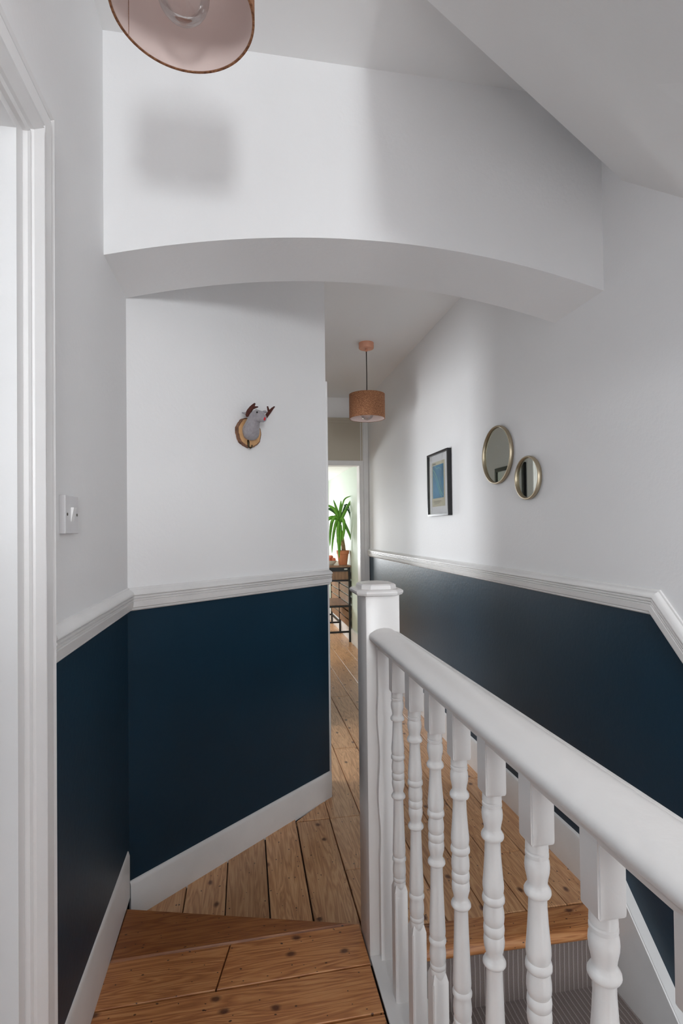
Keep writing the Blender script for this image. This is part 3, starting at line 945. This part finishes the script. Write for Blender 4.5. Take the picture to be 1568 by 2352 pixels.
# ------------------------------------------------------------------ picture frame and mirrors on the right wall
def frame_thing(name, label, x, y0, y1, z0, z1, s, bar, dep, with_print):
    """s=-1: hangs on a wall facing -x; +1 facing +x"""
    t = empty(name, (x, (y0+y1)/2, z0), label, 'picture')
    bpy.context.view_layer.update()
    a, b = (x+s*dep, x) if s < 0 else (x, x+s*dep)
    bm = bmesh.new()
    box(bm, a, b, y0, y0+bar, z0, z1, bev=.0012); box(bm, a, b, y1-bar, y1, z0, z1, bev=.0012)
    box(bm, a, b, y0+bar, y1-bar, z0, z0+bar); box(bm, a, b, y0+bar, y1-bar, z1-bar, z1)
    mv(ob('frame', bm, M['blackwood'], t))
    def sheet(nm, d, yy0, yy1, zz0, zz1, m, th=.0008, par=t):
        bm = bmesh.new(); xa = x+s*d; box(bm, min(xa, xa+s*th), max(xa, xa+s*th), yy0, yy1, zz0, zz1)
        o = ob(nm, bm, m, par); o.matrix_parent_inverse = par.matrix_world.inverted(); return o
    mt = sheet('mount', dep*.35, y0+bar, y1-bar, z0+bar, z1-bar, M['paper'])
    bpy.context.view_layer.update()
    gl = sheet('glass', dep*.75, y0+bar, y1-bar, z0+bar, z1-bar, M['glass'], .001)
    return t, mt, sheet
t, mt, sheet = frame_thing('picture_frame', 'black framed blue print with cream border left of the round mirrors', XR-.002, 2.985, 3.345, 1.358, 1.756, -1, .012, .026, True)
d = .0103
sheet('poster', d, 3.068, 3.292, 1.418, 1.700, M['cream'], par=mt)
sheet('print', d+.0010, 3.086, 3.276, 1.470, 1.678, M['blue'], par=mt)
bm = bmesh.new()
xx = XR-.002-d-.0026
def stroke(p, r):
    for (a, b), (c, e) in zip(p, p[1:]):
        dv = Vector((0, c-a, e-b)); nn = Vector((0, -dv.z, dv.y)).normalized()*r
        q = [Vector((xx, a, b))-nn, Vector((xx, c, e))-nn, Vector((xx, c, e))+nn, Vector((xx, a, b))+nn]
        prism(bm, q, (.0006, 0, 0))
stroke([(3.268, 1.655), (3.235, 1.635), (3.20, 1.60), (3.170, 1.555), (3.135, 1.51), (3.10, 1.482)], .0032)
stroke([(3.262, 1.628), (3.225, 1.60), (3.195, 1.555), (3.150, 1.50), (3.118, 1.474)], .0018)
stroke([(3.235, 1.676), (3.20, 1.655), (3.16, 1.66), (3.13, 1.645)], .0016)
stroke([(3.16, 1.60), (3.135, 1.56), (3.10, 1.50)], .0014)
fix(bm)
o = ob('print_line', bm, M['limeline'], mt); o.matrix_parent_inverse = mt.matrix_world.inverted()
bm = bmesh.new()
for (a, b, c, e) in ((3.218, 3.276, 1.684, 1.692), (3.13, 3.25, 1.450, 1.453), (3.15, 3.26, 1.442, 1.445), (3.17, 3.24, 1.434, 1.437)):
    k = a
    while k < b:
        box(bm, xx, xx+.0006, k, k+.005, c, e); k += .0085
o = ob('caption', bm, M['print'], mt, kind='stuff'); o.matrix_parent_inverse = mt.matrix_world.inverted()
# the framed picture on the hall's left wall, seen only in the mirrors
t, mt, sheet = frame_thing('picture_frame', 'black framed picture seen only as a reflection in the round mirrors', .397, 3.545, 3.995, 1.13, 1.752, 1, .030, .022, True)
sheet('poster', .0088, 3.64, 3.90, 1.22, 1.66, M['cream'], par=mt)
sheet('print', .0098, 3.66, 3.88, 1.30, 1.61, M['green'], par=mt)

def mirror(y, z, ry, rz, label):
    t = empty('wall_mirror', (XR-.001, y, z), label, 'mirror', 'round brass mirrors')
    bpy.context.view_layer.update()
    bm = bmesh.new()
    sec = [(0, .004), (0, .010), (-.006, .0125), (-.014, .0125), (-.018, .010), (-.0185, .006), (-.016, .0035), (-.008, .0035)]
    n = 72
    rings = []
    for i in range(n):
        a = 2*PI*i/n
        dy, dz = math.cos(a), math.sin(a)
        rings.append([bm.verts.new((XR-.001+sx, y+(ry-.012+sr)*dy, z+(rz-.012+sr)*dz)) for sx, sr in sec])
    m = len(sec)
    for i in range(n):
        a, b = rings[i], rings[(i+1) % n]
        for k in range(m):
            bm.faces.new((a[k], a[(k+1) % m], b[(k+1) % m], b[k]))
    mv(ob('mirror_frame', fix(bm), M['brass'], t, smooth=50))
    bm = bmesh.new()
    ps = [(XR-.009, y+(ry-.0088)*math.cos(2*PI*i/n), z+(rz-.0088)*math.sin(2*PI*i/n)) for i in range(n)]
    prism(bm, ps, (.003, 0, 0))
    mv(ob('mirror_glass', fix(bm), M['mirror'], t))
mirror(2.392, 1.630, .148, .140, 'larger round brass-framed mirror between the framed print and the small mirror')
mirror(2.113, 1.493, .100, .094, 'smaller round brass-framed mirror, lower and nearer than the large one')

# ------------------------------------------------------------------ felt deer head on a wood slice
dh = empty('deer_head', W0+WT*.53+Z*1.685, 'grey felt deer head with brown antlers on a wood slice, above the navy dado', 'decoration')
bpy.context.view_layer.update()
def wp(s, d, z): return W0+WT*s+WO*d+Z*z
bm = bmesh.new()
n = 48
def rag(i): return 1+.020*math.sin(i*.9)+.014*math.sin(i*2.3+1)
sl = lambda k, d: [wp(.530+.063*k*rag(i)*math.cos(2*PI*i/n), d, 1.685+.061*k*rag(i)*math.sin(2*PI*i/n)) for i in range(n)]
prism(bm, sl(1, .001), WO*.0175); fix(bm)
ws = mv(ob('wood_slice', bm, M['barkrim'], dh, smooth=30))
bpy.context.view_layer.update()
bm = bmesh.new(); prism(bm, sl(.93, .0187), WO*.001); fix(bm)
o = ob('slice_face', bm, M['slice'], ws); o.matrix_parent_inverse = ws.matrix_world.inverted()
# neck, head and muzzle as one skin
bm = bmesh.new()
path = [((.530, .0198, 1.684), .030), ((.527, .026, 1.684), .037), ((.520, .038, 1.692), .036), ((.514, .052, 1.706), .031), ((.510, .064, 1.722), .0265), ((.508, .076, 1.736), .0262),
        ((.510, .088, 1.742), .0262), ((.514, .099, 1.738), .023), ((.518, .108, 1.732), .0185), ((.522, .116, 1.728), .0150), ((.5245, .121, 1.726), .009), ((.5255, .123, 1.7255), .002)]
tube(bm, [wp(*p) for p, r in path], [r for p, r in path], 24, flat=1.0); fix(bm)
hd = mv(ob('head', bm, M['felt'], dh, smooth='all'))
bpy.context.view_layer.update()
def sub(nm, pts, rad, m, **k):
    bm = bmesh.new(); tube(bm, pts, rad, 12, **k); fix(bm)
    o = ob(nm, bm, m, hd, smooth='all'); o.matrix_parent_inverse = hd.matrix_world.inverted(); return o
def ball(nm, c, r, m, sc=(1, 1, 1)):
    bm = bmesh.new(); bmesh.ops.create_uvsphere(bm, u_segments=16, v_segments=10, radius=r)
    for v in bm.verts: v.co = Vector(c)+Vector((v.co.x*sc[0], v.co.y*sc[1], v.co.z*sc[2]))
    o = ob(nm, bm, m, hd, smooth='all'); o.matrix_parent_inverse = hd.matrix_world.inverted(); return o
# left antler
sub('antler', [wp(.478, .060, 1.738), wp(.484, .060, 1.747), wp(.492, .060, 1.762), wp(.503, .062, 1.777), wp(.513, .063, 1.789), wp(.519, .064, 1.797)], [.004, .0105, .010, .0088, .0065, .003], M['antler'])
sub('antler', [wp(.503, .062, 1.775), wp(.515, .064, 1.780), wp(.533, .066, 1.785)], [.006, .0055, .0025], M['antler'])
# right antler
sub('antler', [wp(.568, .066, 1.742), wp(.580, .063, 1.752), wp(.592, .062, 1.766), wp(.604, .062, 1.778), wp(.617, .062, 1.792), wp(.630, .062, 1.803)], [.004, .0068, .0075, .0065, .0052, .0028], M['antler'])
sub('antler', [wp(.600, .062, 1.772), wp(.595, .062, 1.784), wp(.590, .062, 1.798)], [.005, .0045, .0030], M['antler'])
# ears
sub('ear', [wp(.535, .075, 1.752), wp(.552, .070, 1.764), wp(.568, .068, 1.770), wp(.580, .068, 1.768)], [.006, .0135, .013, .003], M['felt'], flat=.45)
sub('ear', [wp(.495, .060, 1.742), wp(.480, .050, 1.752), wp(.468, .044, 1.754)], [.006, .011, .004], M['felt'], flat=.45)
ball('eye', wp(.4905, .108, 1.7500), .0036, M['blackeye'])
ball('eye', wp(.543, .080, 1.7560), .0036, M['blackeye'])
ball('nose', wp(.5165, .1225, 1.7265), .0058, M['red'], (.8, .8, 1.3))
bm = bmesh.new()
tube(bm, [wp(.518, .020, 1.651), wp(.518, .0235, 1.644), wp(.5185, .0235, 1.630), wp(.519, .026, 1.622), wp(.520, .034, 1.618), wp(.521, .041, 1.622), wp(.521, .042, 1.630)], [.0035, .0052, .0040, .0030, .0028, .0028, .0032], 12); fix(bm)
mv(ob('hook', bm, M['hook'], dh, smooth='all'))

# ------------------------------------------------------------------ console table in the end room
TY0, TY1, TX0, TX1 = 6.04, 7.36, .72, 1.190
CT = empty('console_table', ((TX0+TX1)/2, TY0, HF), 'black metal and brown wood console table along the green wall in the end room', 'table')
bpy.context.view_layer.update()
b = .022
for yy in (TY0, 6.69, TY1-b):
    for x0 in (TX0, TX1-b):
        bm = bmesh.new(); box(bm, x0, x0+b, yy, yy+b, HF+.001, .845); mv(ob('leg', bm, M['black'], CT))
for yy in (TY0, 6.69, TY1-b):
    for zz in (.095, .388) if yy < 7 else (.095, .30):
        bm = bmesh.new(); box(bm, TX0+b, TX1-b, yy+.001, yy+b-.001, zz, zz+.020); mv(ob('rail', bm, M['black'], CT))
bm = bmesh.new(); box(bm, TX1-b+.002, TX1-.002, 6.71, TY1-b, .095, .115); mv(ob('rail', bm, M['black'], CT))
bm = bmesh.new(); box(bm, TX0-.01, TX1+.004, TY0-.01, TY1+.01, .846, .868, bev=.002); mv(ob('table_top', bm, M['brown'], CT))
bm = bmesh.new(); box(bm, TX0+.001, TX1-.001, TY0-.002, TY0+b-.004, .800, .845); mv(ob('apron', bm, M['black'], CT))
bm = bmesh.new(); box(bm, TX0+b, TX1-b-.002, TY0+.006, TY0+.024, .705, .799); dwr = mv(ob('drawer', bm, M['brown'], CT))
bm = bmesh.new(); box(bm, TX0+b, TX1-b, TY0+.001, TY0+b, .684, .704); mv(ob('rail', bm, M['black'], CT))
bm = bmesh.new(); box(bm, 1.118, 1.155, TY0-.006, TY0-.0022, .818, .833, bev=.001); mv(ob('maker_plate', bm, M['tag'], CT))
bm = bmesh.new(); box(bm, TX0+b, TX1-b, TY0+b+.001, 6.70, .408, .414); box(bm, TX0+b+.001, TX1-b-.001, TY0+b+.002, 6.69, .405, .408); mv(ob('shelf', bm, M['brown'], CT))
for yy0, yy1 in ((TY0+b+.001, 6.689), (6.713, TY1-b-.001)):
    z = .150
    while z < .78:
        bm = bmesh.new(); box(bm, TX1-.016, TX1-.006, yy0, yy1, z, z+.077); mv(ob('slat', bm, M['brown'], CT)); z += .093

# potted yucca on the table
PX, PY, PZ = 1.121, 6.13, .869
pt = empty('potted_plant', (PX, PY, PZ), 'tall green yucca with drooping leaves in a terracotta pot on the console table', 'plant')
bpy.context.view_layer.update()
bm = bmesh.new()
lathe(bm, [(.048, 0), (.066, .128), (.072, .130), (.076, .168), (.068, .168), (.064, .135), (.001, .135)], 36, c=(PX, PY, PZ)); fix(bm)
mv(ob('pot', bm, M['terracotta'], pt, smooth=40))
bm = bmesh.new(); lathe(bm, [(.0635, .136), (.063, .150), (.001, .154)], 24, c=(PX, PY, PZ)); fix(bm)
mv(ob('soil', bm, M['soil'], pt))
bm = bmesh.new()
tube(bm, [(PX+.012, PY, PZ+.14), (PX+.006, PY, PZ+.22), (PX-.008, PY, PZ+.32), (PX-.024, PY, PZ+.42), (PX-.034, PY, PZ+.47)], [.026, .024, .021, .017, .012], 14); fix(bm)
mv(ob('trunk', bm, M['bark'], pt, smooth='all'))
bm = bmesh.new()
tube(bm, [(PX-.030, PY+.02, PZ+.14), (PX-.028, PY+.02, PZ+.40), (PX-.026, PY+.02, PZ+.60)], [.011, .010, .007], 10); fix(bm)
mv(ob('stake', bm, M['leafd'], pt, smooth='all'))
def leaf(ps, w, m):
    """ribbon leaf through points with a folded midrib"""
    P = [Vector(p) for p in ps]
    # Catmull-Rom resample
    Q = []
    for i in range(len(P)-1):
        p0, p1, p2, p3 = P[max(i-1, 0)], P[i], P[i+1], P[min(i+2, len(P)-1)]
        for k in range(5):
            s = k/5
            Q.append(.5*((2*p1)+(-p0+p2)*s+(2*p0-5*p1+4*p2-p3)*s*s+(-p0+3*p1-3*p2+p3)*s**3))
    Q.append(P[-1])
    bm = bmesh.new(); rows = []
    for i, p in enumerate(Q):
        t = (Q[min(i+1, len(Q)-1)]-Q[max(i-1, 0)]).normalized()
        side = t.cross(Vector((0.15, -1, .1))).normalized()
        nn = side.cross(t).normalized()
        f = i/(len(Q)-1)
        ww = w*max(.06, math.sin(PI*min(1, .12+f*.88))**.7)
        rows.append([bm.verts.new(p-side*ww+nn*.003), bm.verts.new(p), bm.verts.new(p+side*ww+nn*.003), bm.verts.new(p-nn*.002)])
    for a, b in zip(rows, rows[1:]):
        for k in range(4):
            bm.faces.new((a[k], a[(k+1) % 4], b[(k+1) % 4], b[k]))
    bm.faces.new(rows[0]); bm.faces.new(rows[-1][::-1]); fix(bm)
    return mv(ob('leaf', bm, m, pt, smooth='all'))
cxp, cyp, czp = PX-.034, PY, PZ+.50
lv = [
    [(0, 0, -.02), (-.02, 0, .10), (-.075, -.02, .26)],
    [(0, 0, 0), (.008, 0, .12), (.018, -.01, .25)],
    [(0, 0, -.02), (.06, -.03, .12), (.145, -.07, .28)],
    [(0, 0, 0), (-.04, .02, .10), (-.11, .02, .15), (-.15, .02, .14)],
    [(0, 0, -.02), (-.05, -.03, .06), (-.10, -.06, 0), (-.125, -.08, -.14), (-.13, -.08, -.28)],
    [(0, 0, -.03), (-.04, -.05, .02), (-.075, -.08, -.08), (-.10, -.09, -.22), (-.11, -.09, -.36)],
    [(0, 0, -.02), (-.02, -.05, 0), (-.035, -.08, -.12), (-.03, -.09, -.28), (-.025, -.09, -.42)],
    [(0, 0, -.02), (-.01, .03, .0), (-.03, -.05, -.10), (-.045, -.06, -.24)],
    [(0, 0, -.02), (.02, -.04, .04), (.040, -.07, -.02), (.030, -.08, -.14), (.012, -.09, -.22)],
    [(0, 0, -.02), (.03, .0, .02), (.060, -.03, -.04), (.100, -.06, -.14), (.128, -.07, -.24)],
    [(0, 0, 0), (.04, .0, .12), (.075, -.02, .20), (.100, -.05, .16), (.108, -.06, .10)],
    [(.05, -.02, .20), (.11, -.05, .10), (.135, -.07, -.05), (.155, -.09, -.20)],
    [(0, 0, .02), (.03, -.04, .20), (.06, -.06, .27), (.135, -.08, .30)],
    [(0, 0, -.02), (-.06, 0, .05), (-.14, -.02, .03), (-.19, -.03, -.06)],
    [(0, 0, -.02), (.0, -.06, -.06), (-.01, -.08, -.22), (-.03, -.09, -.40)],
    [(0, 0, 0), (-.06, -.02, .14), (-.16, -.04, .20)],
    [(0, 0, -.02), (.005, .05, .06), (.02, .09, -.04), (.02, .12, -.2)],
]
for i, l in enumerate(lv):
    leaf([(cxp+a, cyp+b_, czp+c) for a, b_, c in l], [.018, .020, .019, .018, .020, .017, .021][i % 7]*(.55 if i in (11, 12, 10) else 1), M['leafd'] if i in (10, 11, 16, 3) else M['leaf'])

# fruit bowls
def bowl(name, x, y, label, r, h):
    t = empty(name, (x, y, PZ), label, 'bowl')
    bm = bmesh.new()
    lathe(bm, [(r*.45, 0), (r*.50, .006), (r*.80, h*.45), (r, h), (r*.95, h), (r*.74, h*.5), (r*.4, .012), (.001, .010)], 32); fix(bm)
    ob('bowl_body', bm, M['bowl'], t, smooth=40)
    return t
bowl('fruit_bowl', .985, 6.16, 'cream bowl of red fruit at the left of the terracotta pot', .068, .052)
for i, (dx, dy, dz) in enumerate(((-.030, -.025, .052), (.024, -.030, .054), (.0, .028, .052), (-.002, -.004, .082))):
    bm = bmesh.new()
    prof = [(.001, -.022), (.010, -.026), (.022, -.018), (.028, .0), (.026, .014), (.016, .024), (.006, .022), (.001, .018)]
    lathe(bm, prof, 18, c=(.985+dx, 6.16+dy, PZ+dz+.006), cap=False); fix(bm)
    o = ob('apple', bm, M['apple'], smooth='all')
    o['label'] = ['red fruit at the front left of the cream bowl', 'red fruit at the front right of the cream bowl', 'red fruit at the back of the cream bowl', 'red fruit on top of the others in the cream bowl'][i]
    o['category'] = 'fruit'; o['group'] = 'red fruit in the cream bowl'
bowl('fruit_bowl', .965, 6.42, 'pale bowl of green grapes behind the bowl of red fruit', .075, .060)
g = empty('grapes', (.965, 6.42, PZ+.05), 'bunch of green grapes heaped in the rear bowl', 'fruit')
bm = bmesh.new()
for i in range(60):
    a, rr = random.uniform(0, 2*PI), .050*math.sqrt(random.random())
    c = Vector((rr*math.cos(a), rr*math.sin(a), random.uniform(0, .062)*(1-(rr/.07)**2)+.008))
    bm2 = bmesh.ops.create_icosphere(bm, subdivisions=1, radius=.0095)
    bmesh.ops.translate(bm, verts=bm2['verts'], vec=c)
ob('grape_cluster', bm, M['grape'], g, smooth='all', kind='stuff')
